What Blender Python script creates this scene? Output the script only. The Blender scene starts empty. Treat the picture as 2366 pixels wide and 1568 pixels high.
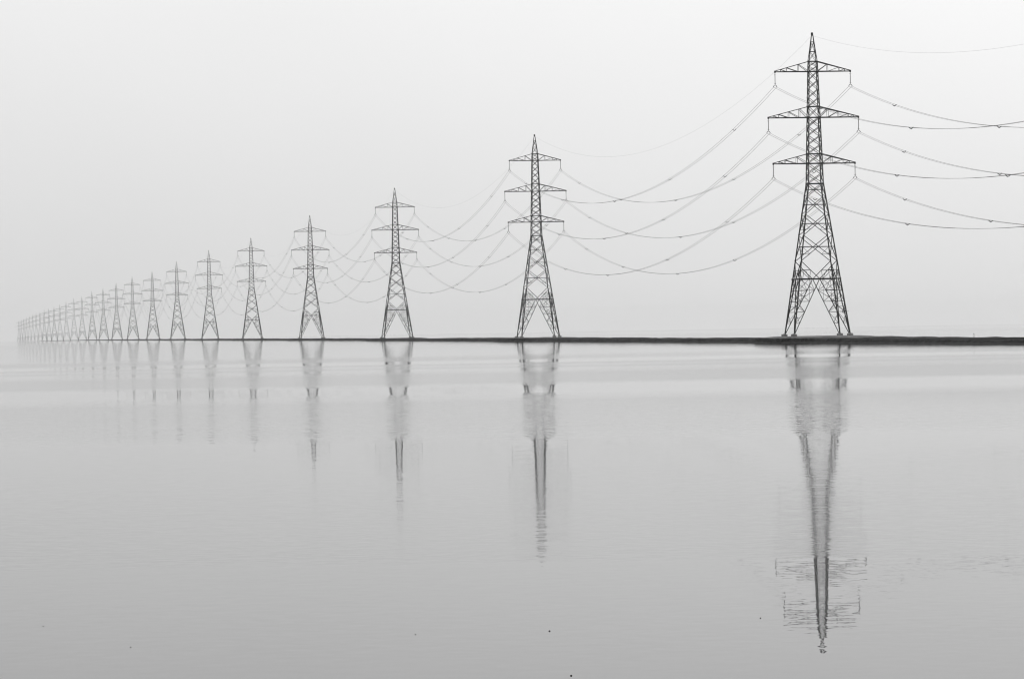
import bpy, math, random
from mathutils import Vector, Matrix, noise

random.seed(7)
scene = bpy.context.scene
COL = scene.collection
R_EARTH = 7.4e6                      # radius of the water's curve, refraction included
F = 11300.0                          # focal length in pixels of a 2366 px wide picture
VPX, KX = -103.0, 1.9293e6           # where the line of pylons vanishes, and its depth scale
CAM_H = 3.8


def water_z(x, y):
    return -(x * x + y * y) / (2 * R_EARTH)


def line_x(d):
    """Offset of the pylon line, d metres ahead."""
    return ((VPX - 1183.0) * d + KX) / F


L_ANG = math.atan2(1183.0 - VPX, F)  # the line runs away to the side by this angle
L_DIR = Vector((-math.sin(L_ANG), math.cos(L_ANG), 0))
P_DIR = Vector((math.cos(L_ANG), math.sin(L_ANG), 0))


# ------------------------------------------------------------------ materials
def mat(name):
    m = bpy.data.materials.new(name)
    m.use_nodes = True
    nt = m.node_tree
    return m, nt, nt.nodes['Principled BSDF']


def grey(v):
    return (v, v, v, 1)


def ramp(nt, stops, interp='LINEAR'):
    r = nt.nodes.new('ShaderNodeValToRGB')
    r.color_ramp.interpolation = interp
    el = r.color_ramp.elements
    while len(el) < len(stops):
        el.new(0.5)
    for e, (p, v) in zip(el, stops):
        e.position = p
        e.color = grey(v)
    return r


def math_node(nt, op, a, b=None):
    n = nt.nodes.new('ShaderNodeMath')
    n.operation = op
    for i, v in enumerate((a, b)):
        if v is None:
            continue
        if isinstance(v, (int, float)):
            n.inputs[i].default_value = v
        else:
            nt.links.new(v, n.inputs[i])
    return n.outputs[0]


def noise_tex(nt, scale, detail=3, vec=None, rough=0.5):
    n = nt.nodes.new('ShaderNodeTexNoise')
    n.inputs['Scale'].default_value = scale
    n.inputs['Detail'].default_value = detail
    n.inputs['Roughness'].default_value = rough
    if vec is not None:
        nt.links.new(vec, n.inputs['Vector'])
    return n


def position(nt):
    return nt.nodes.new('ShaderNodeNewGeometry')


def noisy_mat(name, stops, scale, rough, detail=4, metallic=0.0):
    m, nt, b = mat(name)
    g = position(nt)
    n = noise_tex(nt, scale, detail, g.outputs['Position'])
    r = ramp(nt, stops)
    nt.links.new(n.outputs['Fac'], r.inputs['Fac'])
    nt.links.new(r.outputs['Color'], b.inputs['Base Color'])
    b.inputs['Roughness'].default_value = rough
    b.inputs['Metallic'].default_value = metallic
    b.inputs['Specular IOR Level'].default_value = 0.25
    return m


M_STEEL = noisy_mat('dark weathered steel', [(0.3, 0.008), (0.7, 0.024)], 0.8, 0.65)
M_WIRE = noisy_mat('dull aluminium wire', [(0.3, 0.03), (0.7, 0.05)], 0.5, 0.6)
M_GLASS = noisy_mat('dark porcelain', [(0.3, 0.015), (0.7, 0.03)], 3.0, 0.35)
M_CONC = noisy_mat('weathered concrete', [(0.3, 0.10), (0.7, 0.24)], 2.5, 0.9)
M_WHITE = noisy_mat('white enamel', [(0.3, 0.72), (0.7, 0.82)], 4.0, 0.4)
M_DARKWOOD = noisy_mat('dark wet wood', [(0.3, 0.02), (0.7, 0.05)], 9.0, 0.8)


def bank_material():
    m, nt, b = mat('silty bank')
    g = position(nt)
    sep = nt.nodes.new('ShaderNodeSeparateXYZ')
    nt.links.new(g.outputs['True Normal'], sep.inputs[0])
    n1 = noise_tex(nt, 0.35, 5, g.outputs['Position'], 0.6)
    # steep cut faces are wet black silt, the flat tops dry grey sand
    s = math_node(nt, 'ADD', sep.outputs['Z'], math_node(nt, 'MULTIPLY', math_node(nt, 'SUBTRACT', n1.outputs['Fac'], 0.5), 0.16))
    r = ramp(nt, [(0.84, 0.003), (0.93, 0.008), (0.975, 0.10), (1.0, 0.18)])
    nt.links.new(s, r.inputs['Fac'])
    n2 = noise_tex(nt, 2.5, 4, g.outputs['Position'], 0.65)
    r2 = ramp(nt, [(0.35, 0.45), (0.7, 1.1)])
    nt.links.new(n2.outputs['Fac'], r2.inputs['Fac'])
    mx = nt.nodes.new('ShaderNodeMix')
    mx.data_type = 'RGBA'
    mx.blend_type = 'MULTIPLY'
    mx.inputs['Factor'].default_value = 1
    nt.links.new(r.outputs['Color'], mx.inputs['A'])
    nt.links.new(r2.outputs['Color'], mx.inputs['B'])
    # the causeway is dark mud; only the mounds raised above it are dressed with sand
    ps = nt.nodes.new('ShaderNodeSeparateXYZ')
    nt.links.new(g.outputs['Position'], ps.inputs[0])
    xx = math_node(nt, 'MULTIPLY', ps.outputs['X'], ps.outputs['X'])
    yy = math_node(nt, 'MULTIPLY', ps.outputs['Y'], ps.outputs['Y'])
    hh = math_node(nt, 'ADD', ps.outputs['Z'], math_node(nt, 'DIVIDE', math_node(nt, 'ADD', xx, yy), 2 * R_EARTH))
    hr = ramp(nt, [(0.42, 0.07), (0.51, 1.0)])
    nt.links.new(math_node(nt, 'MULTIPLY', hh, 0.5), hr.inputs['Fac'])
    m2 = nt.nodes.new('ShaderNodeMix')
    m2.data_type = 'RGBA'
    m2.blend_type = 'MULTIPLY'
    m2.inputs['Factor'].default_value = 1
    nt.links.new(mx.outputs['Result'], m2.inputs['A'])
    nt.links.new(hr.outputs['Color'], m2.inputs['B'])
    nt.links.new(m2.outputs['Result'], b.inputs['Base Color'])
    b.inputs['Roughness'].default_value = 0.9
    b.inputs['Specular IOR Level'].default_value = 0.02
    return m


def water_material():
    m, nt, b = mat('calm shallow water')
    g = position(nt)
    sep = nt.nodes.new('ShaderNodeSeparateXYZ')
    nt.links.new(g.outputs['Position'], sep.inputs[0])
    # bands of calm and ruffled water, crossing the lagoon roughly parallel to the shore
    mp = nt.nodes.new('ShaderNodeMapping')
    mp.inputs['Scale'].default_value = (0.022, 0.006, 0)
    nt.links.new(g.outputs['Position'], mp.inputs['Vector'])
    wob = noise_tex(nt, 1.0, 3, mp.outputs['Vector'], 0.55)
    fac = math_node(nt, 'ADD', 1.0, math_node(nt, 'MULTIPLY', math_node(nt, 'SUBTRACT', wob.outputs['Fac'], 0.5), 0.05))
    yy = math_node(nt, 'MULTIPLY', math_node(nt, 'MAXIMUM', sep.outputs['Y'], 20.0), fac)
    t = math_node(nt, 'DIVIDE', F * CAM_H / 1000, yy)
    S = 0.16
    stops = [(0, .012), (.014, .012), (.022, .026), (.060, .026), (.065, .11), (.072, .11), (.074, .008), (.079, .008), (.0815, .11), (.0855, .11),
             (.087, .010), (.0885, .06), (.0905, .08), (.093, .015), (.096, .016), (.102, .09), (.130, .10), (.1315, .004), (.150, .005),
             (.158, .10), (.240, .085), (.261, .010), (.33, .013), (.40, .022), (.54, .032), (.546, .009), (1.0, .009)]
    rstops = [(0, .012), (.014, .012), (.022, .028), (.060, .028), (.067, .062), (.071, .062), (.0745, .018), (.079, .018), (.0820, .058), (.0850, .058),
              (.087, .02), (.0885, .05), (.0905, .06), (.093, .035), (.096, .035), (.106, .068), (.126, .068), (.1315, .010), (.150, .012),
              (.168, .066), (.20, .062), (.240, .05), (.259, .014), (.33, .036), (.42, .056), (.538, .054), (.546, .010), (1.0, .010)]
    rr = ramp(nt, rstops)
    nt.links.new(t, rr.inputs['Fac'])
    # the calm lanes are ruffled again towards the bank side
    side_r = nt.nodes.new('ShaderNodeMapRange')
    side_r.inputs['From Min'].default_value = 0.0
    side_r.inputs['From Max'].default_value = 24.0
    nt.links.new(sep.outputs['X'], side_r.inputs['Value'])
    lane = ramp(nt, [(0.074, 0), (0.084, 1), (0.16, 1), (0.2, 0)])
    nt.links.new(t, lane.inputs['Fac'])
    extra = math_node(nt, 'MULTIPLY', math_node(nt, 'MULTIPLY', side_r.outputs[0], lane.outputs['Color']), 0.028)
    nt.links.new(math_node(nt, 'ADD', rr.outputs['Color'], extra), b.inputs['Roughness'])
    r = ramp(nt, [(p, v / S) for p, v in stops])
    nt.links.new(t, r.inputs['Fac'])
    amp = math_node(nt, 'MULTIPLY', r.outputs['Color'], S)
    na = noise_tex(nt, 3.2, 2, g.outputs['Position'])
    ctr = nt.nodes.new('ShaderNodeVectorMath')
    ctr.operation = 'SUBTRACT'
    nt.links.new(na.outputs['Color'], ctr.inputs[0])
    ctr.inputs[1].default_value = (0.5, 0.5, 0.5)
    sc = nt.nodes.new('ShaderNodeVectorMath')
    sc.operation = 'SCALE'
    nt.links.new(ctr.outputs[0], sc.inputs[0])
    nt.links.new(amp, sc.inputs['Scale'])
    fl = nt.nodes.new('ShaderNodeVectorMath')
    fl.operation = 'MULTIPLY'
    nt.links.new(sc.outputs[0], fl.inputs[0])
    fl.inputs[1].default_value = (1, 1, 0)
    ad = nt.nodes.new('ShaderNodeVectorMath')
    ad.operation = 'ADD'
    nt.links.new(g.outputs['Normal'], ad.inputs[0])
    nt.links.new(fl.outputs[0], ad.inputs[1])
    nm = nt.nodes.new('ShaderNodeVectorMath')
    nm.operation = 'NORMALIZE'
    nt.links.new(ad.outputs[0], nm.inputs[0])
    nt.links.new(nm.outputs[0], b.inputs['Normal'])
    b.inputs['Base Color'].default_value = grey(0.012)
    b.inputs['IOR'].default_value = 1.075
    return m


M_BANK = bank_material()
M_WATER = water_material()


# ------------------------------------------------------------------ mesh helpers
class MB:
    """Collects bars, tubes, boxes and discs of one part."""

    def __init__(self):
        self.v, self.f = [], []

    def add(self, vs, fs):
        o = len(self.v)
        self.v += [tuple(p) for p in vs]
        self.f += [tuple(i + o for i in q) for q in fs]

    def angle(self, p, q, a, t=None):
        """A rolled steel angle from p to q."""
        p, q = Vector(p), Vector(q)
        a *= 1.1
        t = t or a * 0.22
        w = (q - p).normalized()
        ref = Vector((0, 0, 1)) if abs(w.z) < 0.9 else Vector((0.7, 0.7, 0))
        u = w.cross(ref).normalized()
        v = w.cross(u).normalized()
        h = a / 2
        prof = [(-h, -h), (h, -h), (h, -h + t), (-h + t, -h + t), (-h + t, h), (-h, h)]
        vs = [b + u * x + v * y for b in (p, q) for x, y in prof]
        fs = [(i, (i + 1) % 6, (i + 1) % 6 + 6, i + 6) for i in range(6)]
        fs += [(3, 2, 1, 0), (5, 4, 3, 0), (6, 7, 8, 9), (6, 9, 10, 11)]
        self.add(vs, fs)

    def tube(self, pts, r, n=6):
        pts = [Vector(p) for p in pts]
        vs, fs = [], []
        for i, p in enumerate(pts):
            w = (pts[min(i + 1, len(pts) - 1)] - pts[max(i - 1, 0)]).normalized()
            ref = Vector((0, 0, 1)) if abs(w.z) < 0.9 else Vector((0, 1, 0))
            u = w.cross(ref).normalized()
            v = w.cross(u).normalized()
            rr = r[i] if isinstance(r, (list, tuple)) else r
            vs += [p + (u * math.cos(k * 2 * math.pi / n) + v * math.sin(k * 2 * math.pi / n)) * rr for k in range(n)]
        for i in range(len(pts) - 1):
            fs += [(i * n + k, i * n + (k + 1) % n, (i + 1) * n + (k + 1) % n, (i + 1) * n + k) for k in range(n)]
        fs += [tuple(range(n))[::-1], tuple((len(pts) - 1) * n + k for k in range(n))]
        self.add(vs, fs)

    def box(self, c, s, top=1.0):
        c = Vector(c)
        vs = [c + Vector((x * s[0] / 2 * (top if z > 0 else 1), y * s[1] / 2 * (top if z > 0 else 1), z * s[2] / 2))
              for z in (-1, 1) for x, y in ((-1, -1), (1, -1), (1, 1), (-1, 1))]
        self.add(vs, [(3, 2, 1, 0), (4, 5, 6, 7), (0, 1, 5, 4), (1, 2, 6, 5), (2, 3, 7, 6), (3, 0, 4, 7)])

    def merge(self, other):
        self.add(other.v, other.f)

    def mesh(self, name, material, smooth=False):
        me = bpy.data.meshes.new(name)
        me.from_pydata(self.v, [], self.f)
        me.materials.append(material)
        if smooth:
            me.polygons.foreach_set('use_smooth', [True] * len(me.polygons))
        me.update()
        return me


def link(name, data, parent=None, loc=None):
    o = bpy.data.objects.new(name, data)
    COL.objects.link(o)
    if parent is not None:
        o.parent = parent
    if loc is not None:
        o.location = loc
    return o


def tag(o, label, cat, group=None):
    o['label'] = label
    o['category'] = cat
    if group:
        o['group'] = group
    return o


# ------------------------------------------------------------------ the pylon
# (height, side of the square body) at the bends of the four legs
PROFILE = [(0.0, 11.2), (30.1, 2.95), (34.1, 2.75), (43.2, 2.25), (52.3, 1.75), (54.3, 1.6), (59.6, 0.26)]
ARMS = [(52.3, 54.3, 7.56, (.31, .66, .83)), (43.2, 45.35, 9.05, (.22, .49, .74, .88)), (34.1, 36.0, 8.2, (.315, .66, .835))]
DROP = 3.0                           # tip of a crossarm to its conductors
Z_BELT, Z_KNEE, Z_WAIST = 11.25, 14.8, 30.1


def side(z):
    for (z0, w0), (z1, w1) in zip(PROFILE, PROFILE[1:]):
        if z <= z1:
            return w0 + (w1 - w0) * (z - z0) / (z1 - z0)
    return PROFILE[-1][1]


CORN = [(-1, -1), (1, -1), (1, 1), (-1, 1)]


def corner(i, z):
    h = side(z) / 2
    return Vector((CORN[i % 4][0] * h, CORN[i % 4][1] * h, z))


def lerp(a, b, t):
    return a + (b - a) * t


def x_panel(mb, z0, z1, s, ring=None, mid=None):
    for i in range(4):
        a0, b0, a1, b1 = corner(i, z0), corner(i + 1, z0), corner(i, z1), corner(i + 1, z1)
        n = (a0 + b0) / 2
        off = Vector((n.x, n.y, 0)).normalized() * s * 0.5
        mb.angle(a0 + off, b1 + off, s)
        mb.angle(b0 - off, a1 - off, s)
        if ring:
            mb.angle(a1, b1, ring)
        if mid:                                        # horizontal through the crossing
            w0, w1 = side(z0), side(z1)
            zc = z0 + (z1 - z0) * w0 / (w0 + w1)
            mb.angle(corner(i, zc), corner(i + 1, zc), mid)


def build_pylon_parts():
    P = {}
    # four splayed lower legs, each with the bracing of its own corner
    lv = [2.5, 4.7, 6.8, 9.0]
    for i in range(4):
        mb = MB()
        mb.angle(corner(i, -0.1), corner(i, Z_BELT), 0.27)
        foot = corner(i, 0.05)
        inner = []
        for nb in ((i + 1) % 4, (i - 1) % 4):
            mid = (corner(i, Z_BELT) + corner(nb, Z_BELT)) / 2
            mb.angle(foot, lerp(foot, mid, 0.985), 0.14)
            pts = [lerp(foot, mid, z / Z_BELT) for z in lv]
            inner.append(pts)
            outer = [corner(i, z) for z in lv]
            for k, z in enumerate(lv):
                mb.angle(outer[k], pts[k], 0.09)
                if k + 1 < len(lv):
                    if (k + (nb == (i + 1) % 4)) % 2:
                        mb.angle(outer[k], pts[k + 1], 0.075)
                        mb.angle(lerp(outer[k], outer[k + 1], .5), lerp(outer[k], pts[k + 1], .5), 0.06)
                    else:
                        mb.angle(pts[k], outer[k + 1], 0.075)
                        mb.angle(pts[k], lerp(outer[k], outer[k + 1], .5), 0.06)
            top_q = lerp(corner(i, Z_BELT), mid, 0.48)
            mb.angle(outer[-1], top_q, 0.075)
            mb.angle(pts[-1], top_q, 0.075)
            mb.angle(outer[-1], lerp(corner(i, Z_BELT), mid, .02), 0.06)
            mb.angle(pts[-1], corner(i, Z_BELT), 0.08)
            mb.angle(pts[-2], top_q, 0.06)
        for k in range(4):
            mb.angle(inner[0][k], inner[1][k], 0.07)
        for k in range(3):
            mb.angle(inner[0][k], inner[1][k + 1], 0.06)
        if i in (0, 2):                                 # step bolts
            for k in range(9):
                c = corner(i, 2.8 + k * 0.95)
                d = Vector((CORN[i][0], 0, 0))
                mb.tube([c, c + d * 0.28], 0.022, 4)
        P[('leg', i)] = mb
    # belt frame above the legs with its hips
    mb = MB()
    for i in range(4):
        a, b = corner(i, Z_BELT), corner(i + 1, Z_BELT)
        e = (b - a).normalized() * 0.25
        mb.angle(a - e, b + e, 0.22)
        m0, m1 = (a + b) / 2, (corner(i + 1, Z_BELT) + corner(i + 2, Z_BELT)) / 2
        mb.angle(m0, m1, 0.1)
        mid = (a + b) / 2
        for c, o in ((i, i + 1), (i + 1, i)):
            knee = corner(c, Z_KNEE)
            mb.angle(mid, knee, 0.13)
            z2 = 13.0
            t = (z2 - Z_BELT) / (Z_KNEE - Z_BELT)
            dg = lerp(mid, knee, t)
            mb.angle(corner(c, z2), dg, 0.1)
            q = lerp(corner(c, Z_BELT), mid, 0.5)
            mb.angle(q, dg, 0.075)
            mb.angle(q, corner(c, z2), 0.085)
            mb.angle(lerp(corner(c, z2), dg, .5), lerp(corner(c, Z_BELT), mid, 0.5), 0.06)
        ma = lerp(corner(i, 13.0), lerp((corner(i, Z_BELT) + corner(i + 1, Z_BELT)) / 2, corner(i, Z_KNEE), .49), 1)
        mb_ = lerp((corner(i, Z_BELT) + corner(i - 1, Z_BELT)) / 2, corner(i, Z_KNEE), .49)
        mb.angle(ma, mb_, 0.07)
    P[('belt_frame', 0)] = mb
    # tapering waist between belt and the waist ring
    mb = MB()
    for i in range(4):
        mb.angle(corner(i, Z_BELT), corner(i, Z_WAIST), 0.24)
        mb.angle(corner(i, Z_WAIST), corner(i + 1, Z_WAIST), 0.18)
    zs = [14.8, 19.9, 24.05, 27.5, 30.1]
    for k in range(4):
        x_panel(mb, zs[k], zs[k + 1], 0.12, None, 0.08)
        if k < 2:
            w0, w1 = side(zs[k]), side(zs[k + 1])
            tc = w0 / (w0 + w1)
            zc = zs[k] + (zs[k + 1] - zs[k]) * tc
            for i in range(4):
                for c, o in ((i, i + 1), (i + 1, i)):
                    d0 = lerp(corner(c, zs[k]), corner(o, zs[k + 1]), tc * .5)
                    mb.angle(lerp(corner(c, zs[k]), corner(c, zc), .5), d0, 0.06)
                    mb.angle(corner(c, zc), d0, 0.06)
    for i in (0, 2):
        for k in range(22):
            c = corner(i, 11.9 + k * 0.82)
            mb.tube([c, c + Vector((CORN[i][0], 0, 0)) * 0.27], 0.022, 4)
    P[('waist', 0)] = mb
    # slender shaft through the three crossarms
    mb = MB()
    brk = [30.1, 34.1, 43.2, 52.3, 54.3]
    for i in range(4):
        for a, b in zip(brk, brk[1:]):
            mb.angle(corner(i, a), corner(i, b), 0.2 if b < 45 else 0.17)
    def span(z0, z1, n, s):
        for k in range(n):
            x_panel(mb, z0 + (z1 - z0) * k / n, z0 + (z1 - z0) * (k + 1) / n, s)
    span(30.1, 34.1, 2, 0.11)
    span(34.1, 36.0, 1, 0.11)
    span(36.0, 43.2, 4, 0.11)
    span(43.2, 45.35, 1, 0.1)
    span(45.35, 52.3, 4, 0.1)
    span(52.3, 54.3, 2, 0.085)
    for zl, zu, _, _ in ARMS:
        for i in range(4):
            mb.angle(corner(i, zl), corner(i + 1, zl), 0.17)
            mb.angle(corner(i, zu), corner(i + 1, zu), 0.15)
    for i in (0, 2):
        for k in range(24):
            c = corner(i, 30.6 + k * 1.0)
            mb.tube([c, c + Vector((CORN[i][0], 0, 0)) * 0.24], 0.02, 4)
    P[('shaft', 0)] = mb
    # peak that carries the earth wire
    mb = MB()
    for i in range(4):
        mb.angle(corner(i, 54.3), corner(i, 59.6), 0.13)
        for z in (56.25, 58.15):
            mb.angle(corner(i, z), corner(i + 1, z), 0.1)
    x_panel(mb, 54.3, 56.25, 0.07)
    x_panel(mb, 56.25, 58.15, 0.07)
    mb.box((0, 0, 59.8), (0.42, 0.42, 0.44), 0.85)
    mb.box((0, 0, 59.45), (0.18, 0.9, 0.14))
    P[('peak', 0)] = mb
    # crossarms and their insulators
    for k, (zl, zu, half, fr) in enumerate(ARMS):
        for s in (-1, 1):
            mb = MB()
            hl, hu = side(zl) / 2, side(zu) / 2
            low, up = [], []
            for c in (-1, 1):
                l0, l1 = Vector((s * hl, c * hl, zl)), Vector((s * half, c * 0.13, zl))
                u0, u1 = Vector((s * hu, c * hu, zu)), Vector((s * half, c * 0.10, zl + 0.16))
                mb.angle(l0, l1, 0.17)
                mb.angle(u0, u1, 0.13)
                L = [l0] + [lerp(l0, l1, f) for f in fr] + [l1]
                U = [u0] + [lerp(u0, u1, f) for f in fr] + [u1]
                for j in range(1, len(fr) + 1):
                    mb.angle(L[j], U[j], 0.075)
                    mb.angle(U[j], L[j - 1], 0.085)
                low.append(L)
                up.append(U)
            for j in range(1, len(fr) + 1):
                mb.angle(low[0][j], low[1][j], 0.08)
                mb.angle(up[0][j], up[1][j], 0.06)
                mb.angle(low[0][j - 1], low[1][j], 0.07)
            mb.box((s * half, 0, zl + 0.02), (0.26, 0.44, 0.42))
            P[('crossarm', (k, s))] = mb
            ins = MB()
            x, z0 = s * half, zl - 0.18
            z1 = zl - DROP + 0.38
            ins.tube([(x, 0, z0), (x, 0, z1)], 0.045, 6)
            n = 15
            for j in range(n):
                zc = z0 - 0.42 - j * (z0 - z1 - 0.75) / (n - 1)
                ins.tube([(x, 0, zc + .03), (x, 0, zc), (x, 0, zc - .045)], [0.05, 0.095, 0.06], 8)
            for zc in (z0 - 0.3, z1 + 0.28):
                ins.angle((x - 0.2, 0, zc), (x + 0.2, 0, zc), 0.05)
            arc = [(x + 0.27 * math.cos(a), 0, z1 - 0.2 + 0.2 * math.sin(a)) for a in [math.pi * j / 8 for j in range(9)]]
            ins.tube([(x + 0.36, 0, z1 - 0.3)] + arc + [(x - 0.36, 0, z1 - 0.3)], 0.055, 6)
            for e in (-0.31, 0.31):
                ins.box((x + e, 0, z1 - 0.36), (0.1, 0.34, 0.12))
            P[('insulator', (k, s))] = ins
    # round warning plate on the bracing of one leg
    ring = MB()
    c = Vector((side(4.7) / 2 + 0.06, -1.2 * 1.55, 4.75))
    return P


PARTS = build_pylon_parts()


def footing_mesh():
    mb = MB()
    mb.box((0, 0, -0.1), (1.1, 1.1, 1.0), 0.95)
    mb.box((0, 0, 0.44), (0.6, 0.6, 0.08), 0.8)
    return mb


FOOT = footing_mesh()


def sign_meshes():
    disc, rim = MB(), MB()
    n = 20
    vs = [(0.3 * math.cos(2 * math.pi * k / n), y, 0.3 * math.sin(2 * math.pi * k / n)) for y in (-0.015, 0.015) for k in range(n)]
    disc.add(vs, [tuple(range(n)), tuple(range(2 * n - 1, n - 1, -1))] + [(k, k + n, (k + 1) % n + n, (k + 1) % n) for k in range(n)])
    rim.tube([(0.31 * math.cos(2 * math.pi * k / n), 0, 0.31 * math.sin(2 * math.pi * k / n)) for k in range(n + 1)], 0.035, 5)
    for a in (0, 1.3, 2.5, 3.9, 5.1):
        rim.box((0.31 * math.cos(a), 0, 0.31 * math.sin(a)), (0.11, 0.05, 0.11))
    rim.angle((-1.0, 0.05, 0.0), (1.0, 0.05, 0.0), 0.05)
    return disc, rim


DISC, RIM = sign_meshes()

MESH = {}
for key, mb in PARTS.items():
    MESH[key] = mb.mesh(key[0], M_GLASS if key[0] == 'insulator' else M_STEEL)
MESH['foot'] = FOOT.mesh('footing', M_CONC)
MESH['disc'] = DISC.mesh('warning_plate', M_WHITE)
MESH['rim'] = RIM.mesh('plate_rim', M_STEEL)
whole = MB()
for mb in PARTS.values():
    whole.merge(mb)
for i in range(4):
    c = corner(i, 0)
    w = MB()
    w.box((c.x, c.y, -0.1), (1.1, 1.1, 1.0), 0.95)
    whole.merge(w)
MESH['whole'] = whole.mesh('pylon', M_STEEL)

DIST = [969, 1433, 1890, 2344, 2812, 3278, 3753, 4222, 4699, 5165]
while len(DIST) < 27:
    DIST.append(5165 + 467 * (len(DIST) - 9) + random.uniform(-14, 14))
DIST = [503.0] + DIST                # the pylon that stands beyond the edge of the picture
HSCALE = {0: 1, 1: 1.0, 2: .99, 3: .965, 4: .98, 5: .962, 6: .985, 7: .985, 8: .965}
for n_ in range(9, 28):
    HSCALE[n_] = random.uniform(.965, 1.0)
MOUND = {0: 1.2, 1: 1.25, 2: 1.02, 3: 0.92}


def base_of(n):
    d = DIST[n]
    x = line_x(d)
    return Vector((x, d, water_z(x, d) + MOUND.get(n, 0.78 if n < 12 else 0.6)))


ORD = ['', 'first', 'second', 'third', 'fourth', 'fifth', 'sixth', 'seventh', 'eighth', 'ninth', 'tenth', 'eleventh', 'twelfth',
       'thirteenth', 'fourteenth', 'fifteenth', 'sixteenth', 'seventeenth', 'eighteenth', 'nineteenth', 'twentieth',
       'twenty-first', 'twenty-second', 'twenty-third', 'twenty-fourth', 'twenty-fifth', 'twenty-sixth', 'twenty-seventh']


def pylon_label(n):
    if n == 0:
        return 'steel lattice pylon ahead of the biggest one, its wires coming in at the picture edge'
    if n == 1:
        return 'biggest black lattice pylon, standing on the broad sandy mound'
    if n == 2:
        return 'second biggest lattice pylon, one span behind the biggest'
    if n == 27:
        return 'last and smallest pylon of the line, nearly dissolved in the haze'
    look = 'black' if n < 4 else 'dark grey' if n < 7 else 'grey' if n < 13 else 'pale hazy' if n < 20 else 'faint, almost vanished'
    return '%s lattice pylon, %s in the line counting back from the biggest' % (look, ORD[n])


GROUP_P = 'pylons in the line across the water'


def part(key, root, name, m=None):
    return link(name, MESH[key] if m is None else m, root)


def make_pylon():
    root = link('pylon', None)
    for i in range(4):
        part(('leg', i), root, 'leg')
        c = corner(i, 0)
        link('footing', MESH['foot'], root, (c.x, c.y, 0))
    part(('belt_frame', 0), root, 'belt_frame')
    part(('waist', 0), root, 'waist')
    part(('shaft', 0), root, 'shaft')
    part(('peak', 0), root, 'peak')
    for k in range(3):
        for s in (-1, 1):
            arm = part(('crossarm', (k, s)), root, 'crossarm')
            part(('insulator', (k, s)), arm, 'insulator')
    d = link('warning_plate', MESH['disc'], root, (side(4.7) / 2 + 0.05, -2.4, 4.75))
    d.rotation_euler = (0, 0, -0.12)
    part('rim', d, 'plate_rim')
    return root


def copy_tree(o, parent=None):
    c = o.copy()
    COL.objects.link(c)
    c.parent = parent
    for ch in list(o.children):
        copy_tree(ch, c)
    return c


proto = make_pylon()
DETAILED = 13
for n, d in enumerate(DIST):
    if n == 0:
        o = proto
    elif n <= DETAILED:
        o = copy_tree(proto)
    else:
        o = link('pylon', MESH['whole'])
    o.location = base_of(n)
    o.rotation_euler = (random.uniform(-.002, .002), random.uniform(-.002, .002), L_ANG + (0 if n < 2 else random.uniform(-.02, .02)))
    o.scale = (1, 1, HSCALE.get(n, 0.985))
    tag(o, pylon_label(n), 'pylon', GROUP_P)


# ------------------------------------------------------------------ conductors
def attach(n, lx, z):
    b = base_of(n)
    return b + P_DIR * lx + Vector((0, 0, z * HSCALE.get(n, 0.985)))


def wire_points(a, b, sag, n=48):
    return [lerp(a, b, i / n) - Vector((0, 0, 4 * sag * (i / n) * (1 - i / n))) for i in range(n + 1)]


def spacer_mesh():
    mb = MB()
    mb.tube([(-0.31, 0, 0), (-0.2, 0, -0.12), (0, 0, -0.24), (0.2, 0, -0.12), (0.31, 0, 0)], [0.05, 0.065, 0.08, 0.065, 0.05], 6)
    mb.box((-0.31, 0, 0.0), (0.13, 0.24, 0.13))
    mb.box((0.31, 0, 0.0), (0.13, 0.24, 0.13))
    return mb.mesh('spacer', M_STEEL)


SPACER = spacer_mesh()
LEVEL = ['top', 'middle', 'bottom']
LAST_SPAN = 11


def between(n):
    if n == 0:
        return 'running from the biggest pylon out of the picture'
    if n == 1:
        return 'between the biggest pylon and the second'
    return 'between the %s and %s pylons' % (ORD[n], ORD[n + 1])


for n in range(LAST_SPAN + 1):
    d0, d1 = DIST[n], DIST[n + 1]
    sag_k = ((d1 - d0) / 466.0) ** 2
    for k, (zl, zu, half, fr) in enumerate(ARMS):
        sag = (16.7, 15.6, 14.5)[k] if n == 0 else 15.6 * sag_k
        for s in (-1, 1):
            a, b = attach(n, s * half, zl - DROP), attach(n + 1, s * half, zl - DROP)
            root = link('power_line', None, None, a)
            tag(root, 'twin wire from %s crossarm, %s arm, %s' % (LEVEL[k], 'left' if s < 0 else 'right', between(n)),
                'power line', 'twin power lines strung between pylons')
            pts = [p - a for p in wire_points(a, b, sag)]
            for e in (-0.31, 0.31):
                mb = MB()
                mb.tube([p + P_DIR * e for p in pts], 0.026, 5)
                link('conductor', mb.mesh('conductor', M_WIRE), root)
            for t in (.115, .325, .52, .72, .90):
                t += random.uniform(-.015, .015)
                p = lerp(a, b, t) - Vector((0, 0, 4 * sag * t * (1 - t))) - a
                sp = link('spacer', SPACER, root, p)
                sp.rotation_euler = (0, random.uniform(-.12, .12), L_ANG)
    if n < 8:
        a, b = attach(n, 0, 59.42), attach(n + 1, 0, 59.42)
        mb = MB()
        mb.tube([p - a for p in wire_points(a, b, 13.6 * sag_k)], 0.011, 5)
        o = link('earth_wire', mb.mesh('earth_wire', M_WIRE), None, a)
        tag(o, 'thin single earth wire over the peaks, %s' % between(n), 'earth wire', 'earth wires along the pylon tops')


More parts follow.
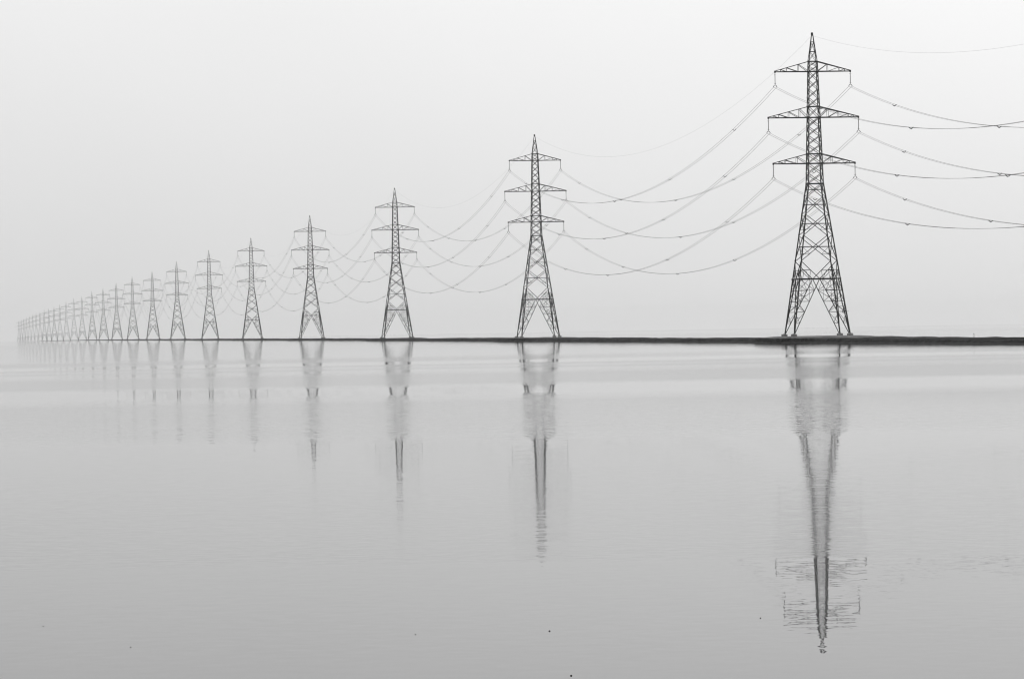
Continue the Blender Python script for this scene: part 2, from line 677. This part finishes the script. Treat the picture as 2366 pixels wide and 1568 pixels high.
# ------------------------------------------------------------------ water, bank, marker
def build_water():
    rings = [0.0, 4.0]
    while rings[-1] < 17500:
        rings.append(rings[-1] * 1.05 + 0.5)
    n = 240
    vs, fs = [(0, 0, 0)], []
    for r in rings[1:]:
        z = water_z(r, 0)
        vs += [(r * math.sin(2 * math.pi * k / n), r * math.cos(2 * math.pi * k / n), z) for k in range(n)]
    fs += [(0, 1 + (k + 1) % n, 1 + k) for k in range(n)]
    for j in range(len(rings) - 2):
        a, b = 1 + j * n, 1 + (j + 1) * n
        fs += [(a + k, a + (k + 1) % n, b + (k + 1) % n, b + k) for k in range(n)]
    me = bpy.data.meshes.new('water')
    me.from_pydata(vs, [], fs)
    me.polygons.foreach_set('use_smooth', [True] * len(me.polygons))
    me.materials.append(M_WATER)
    me.update()
    o = link('water', me)
    o['kind'] = 'structure'
    return o


build_water()


def sstep(a, b, x):
    t = max(0.0, min(1.0, (x - a) / (b - a)))
    return t * t * (3 - 2 * t)


def bank_height(d, u):
    """Height over the water of the causeway, u metres across from the pylon line."""
    nx = lambda sc, off: noise.noise(Vector((d * sc, off, 0.37)))
    mound, top = 0.0, 0.8
    for n, dn in enumerate(DIST):
        if abs(d - dn) < 60:
            mound = max(mound, 1 - sstep(7, 34, abs(d - dn + 1.5)))
            top = MOUND.get(n, 0.78 if n < 12 else 0.6)
    sgn = -1 if u < 0 else 1
    edge = 7.2 + 1.6 * nx(.013, 3.1 * sgn) + 1.1 * nx(.06, 7.7 * sgn) + 0.5 * nx(.31, 1.9 * sgn)
    edge = edge + (11.0 + 1.3 * nx(.2, 4.4 * sgn) - edge) * mound
    crest = 0.72 + 0.2 * nx(.02, 9.9) + 0.12 * nx(.09, 12.1) + 0.28 * nx(.21, 2.1) + 0.28 * nx(.7, 6.3)
    if d > 1700:
        crest *= 0.8
    a = abs(u)
    rough = 0.10 * noise.noise(Vector((d * .45, u * .6, 5.1))) + 0.05 * noise.noise(Vector((d * 1.5, u * 1.4, 8.2)))
    scarp = 1 - sstep(edge - 0.2, edge + 0.45 + 0.25 * nx(.17, 20.2 * sgn), a)
    shelf = 1 - sstep(edge + 1.6, edge + 4.0 + 1.3 * nx(.09, 15.5 * sgn) + 0.7 * nx(.4, 31.5 * sgn), a)
    flat = crest * (0.78 + 0.22 * (1 - sstep(0, edge, a)))
    flat = flat + (top - 0.02 - flat) * mound * (1 - sstep(6.6, 14.0, a))
    h = -0.5 + 0.64 * shelf + scarp * (flat - 0.14) + rough * (0.35 + 0.85 * scarp) * (1 - 0.55 * mound)
    return h


def build_bank():
    us = [-17, -15, -13.5, -12.6, -11.9, -11.3, -10.7, -10.1, -9.6, -9.1, -8.6, -8.1, -7.6, -7.1, -6.6, -6, -5.3, -4.5, -3.4, -2, 0,
          2, 3.5, 5, 6, 7, 8, 9, 10, 11, 12, 13.5, 15, 17]
    d, ds = 300.0, []
    while d < 14200:
        ds.append(d)
        d += max(0.6, d * 0.0008)
    vs, fs = [], []
    for d in ds:
        for u in us:
            p = Vector((line_x(d), d, 0)) + P_DIR * u
            vs.append((p.x, p.y, water_z(p.x, p.y) + bank_height(d, u)))
    m = len(us)
    for j in range(len(ds) - 1):
        fs += [(j * m + k, j * m + k + 1, (j + 1) * m + k + 1, (j + 1) * m + k) for k in range(m - 1)]
    me = bpy.data.meshes.new('embankment')
    me.from_pydata(vs, [], fs)
    me.materials.append(M_BANK)
    me.update()
    o = link('ground', me)
    o['kind'] = 'structure'


build_bank()

# short marker post with a white cap on the causeway
dm = 815.0
pm = Vector((line_x(dm), dm, 0)) - P_DIR * 1.0
pm.z = water_z(pm.x, pm.y) + bank_height(dm, -1.0) + 0.18
mk = link('marker_post', None, None, pm)
tag(mk, 'short post with a small white cap on the dark bank beyond the biggest pylon', 'marker post')
mb = MB()
mb.tube([(0, 0, -0.5), (0, 0, 0.5)], [0.05, 0.035], 8)
mb.tube([(-0.16, 0, -0.2), (-0.02, 0, 0.3)], 0.02, 5)
link('post', mb.mesh('post', M_DARKWOOD), mk)
mb = MB()
mb.tube([(0, 0, 0.5), (0, 0, 0.54), (0, 0, 0.64), (0, 0, 0.74), (0, 0, 0.78)], [0.06, 0.13, 0.16, 0.11, 0.03], 12)
link('cap', mb.mesh('cap', M_WHITE, True), mk)


# ------------------------------------------------------------------ bits afloat
def afloat(x, y):
    """Where a pixel of the 2366 px wide picture meets the water."""
    a, b = (x - 1183.0) / F, -(y - 784.0) / F
    d = Matrix.Rotation(math.pi / 2 - 26.7 / F, 3, 'X') @ Matrix.Rotation(-0.0175, 3, 'Z') @ Vector((a, b, -1))
    t = CAM_H / -d.z
    return Vector((d.x * t, d.y * t, water_z(d.x * t, d.y * t)))


for (x, y, r) in ((1270, 1457, .012), (1320, 1560, .011), (1757, 1427, .009), (100, 1446, .007), (302, 1494, .007), (960, 1465, .007)):
    bm_ = MB()
    pr = [(math.cos(k * math.pi / 5) * r * random.uniform(.7, 1.3), math.sin(k * math.pi / 5) * r * random.uniform(.8, 1.6)) for k in range(10)]
    vsx = [(px * q, py * q, z * r) for q, z in ((.8, -.4), (1.0, .2), (.6, .9)) for px, py in pr]
    fsx = [(j * 10 + k, j * 10 + (k + 1) % 10, (j + 1) * 10 + (k + 1) % 10, (j + 1) * 10 + k) for j in (0, 1) for k in range(10)]
    bm_.add(vsx, fsx + [tuple(range(9, -1, -1)), tuple(range(20, 30))])
    tag(link('driftwood', bm_.mesh('driftwood', M_DARKWOOD), None, afloat(x, y)),
        'tiny dark scrap of driftwood afloat on the open water', 'driftwood', 'scraps afloat on the water')


# ------------------------------------------------------------------ haze
def build_haze():
    m = bpy.data.materials.new('haze')
    m.use_nodes = True
    nt = m.node_tree
    nt.nodes.clear()
    out = nt.nodes.new('ShaderNodeOutputMaterial')
    v = nt.nodes.new('ShaderNodeVolumePrincipled')
    v.inputs['Color'].default_value = grey(HAZE_ALBEDO)
    v.inputs['Density'].default_value = HAZE_DENSITY
    v.inputs['Anisotropy'].default_value = 0.0
    nt.links.new(v.outputs[0], out.inputs['Volume'])
    mb = MB()
    mb.box((0, 0, 0), (1, 1, 1))
    me = mb.mesh('haze', m)
    o = link('haze', me, None, (0, 0, (70 - 24) / 2))
    o.scale = (36000, 36000, 70 + 24)
    o['kind'] = 'stuff'


HAZE_ALBEDO = 0.97
HAZE_DENSITY = 4.0e-5
build_haze()

# ------------------------------------------------------------------ light
SKY_STOPS = [(0.0, 0.79), (0.02, 0.815), (0.07, 0.905), (0.2, 1.10), (1.0, 1.3)]
SUN_EL, SUN_AZ = math.radians(38), math.radians(14)     # behind the pylons, a little to the side
w = bpy.data.worlds.new('World')
scene.world = w
w.use_nodes = True
nt = w.node_tree
bg = nt.nodes['Background']
sky = nt.nodes.new('ShaderNodeTexSky')
sky.sky_type = 'NISHITA'
sky.sun_disc = False
sky.sun_elevation = SUN_EL
sky.sun_rotation = SUN_AZ
sky.air_density = 1.0
sky.dust_density = 4.0
bw = nt.nodes.new('ShaderNodeRGBToBW')
nt.links.new(sky.outputs[0], bw.inputs[0])
# an even veil of cloud over that sky: palest low down, brighter overhead and towards the sun's side
tc = nt.nodes.new('ShaderNodeTexCoord')
sp = nt.nodes.new('ShaderNodeSeparateXYZ')
nt.links.new(tc.outputs['Generated'], sp.inputs[0])
rp = ramp(nt, [(p, v / 2.0) for p, v in SKY_STOPS])
nt.links.new(sp.outputs['Z'], rp.inputs['Fac'])
side_glow = math_node(nt, 'ADD', 1.0, math_node(nt, 'MULTIPLY', sp.outputs['X'], 0.5))
cld = noise_tex(nt, 14.0, 3, tc.outputs['Generated'])
cf = math_node(nt, 'ADD', 0.97, math_node(nt, 'MULTIPLY', cld.outputs['Fac'], 0.06))
veil = math_node(nt, 'MULTIPLY', math_node(nt, 'MULTIPLY', rp.outputs['Color'], math_node(nt, 'MULTIPLY', side_glow, cf)), 20.0)
tot = math_node(nt, 'ADD', math_node(nt, 'MULTIPLY', veil, 0.85), math_node(nt, 'MULTIPLY', bw.outputs[0], 0.15))
nt.links.new(tot, bg.inputs['Color'])
bg.inputs['Strength'].default_value = 0.1

sun = bpy.data.lights.new('sun', 'SUN')
sun.energy = 1.6
sun.angle = math.radians(14)
so = link('sun', sun)
dirv = Vector((math.sin(SUN_AZ) * math.cos(SUN_EL), math.cos(SUN_AZ) * math.cos(SUN_EL), math.sin(SUN_EL)))
so.rotation_euler = dirv.to_track_quat('Z', 'Y').to_euler()

# ------------------------------------------------------------------ camera
cam = bpy.data.cameras.new('camera')
cam.sensor_width = 36
cam.lens = 36 * F / 2366.0
cam.clip_start = 0.5
cam.clip_end = 60000
co = link('camera', cam)
ROLL = 0.0175
co.matrix_world = Matrix.Translation((0, 0, CAM_H)) @ Matrix.Rotation(math.pi / 2 - 26.7 / F, 4, 'X') @ Matrix.Rotation(-ROLL, 4, 'Z')
scene.camera = co

# ------------------------------------------------------------------ render
scene.render.engine = 'CYCLES'
cy = scene.cycles
cy.max_bounces = 8
cy.volume_bounces = 3
cy.diffuse_bounces = 2
cy.glossy_bounces = 3
cy.use_denoising = True
cy.denoising_input_passes = 'RGB_ALBEDO_NORMAL'
cy.denoising_prefilter = 'ACCURATE'
cy.filter_width = 1.15
cy.denoiser = 'OPENIMAGEDENOISE'
cy.use_adaptive_sampling = False
cy.caustics_reflective = False
cy.sample_clamp_indirect = 4
vs = scene.view_settings
vs.view_transform = 'Standard'
vs.look = 'None'
vs.gamma = 1
vs.exposure = 0
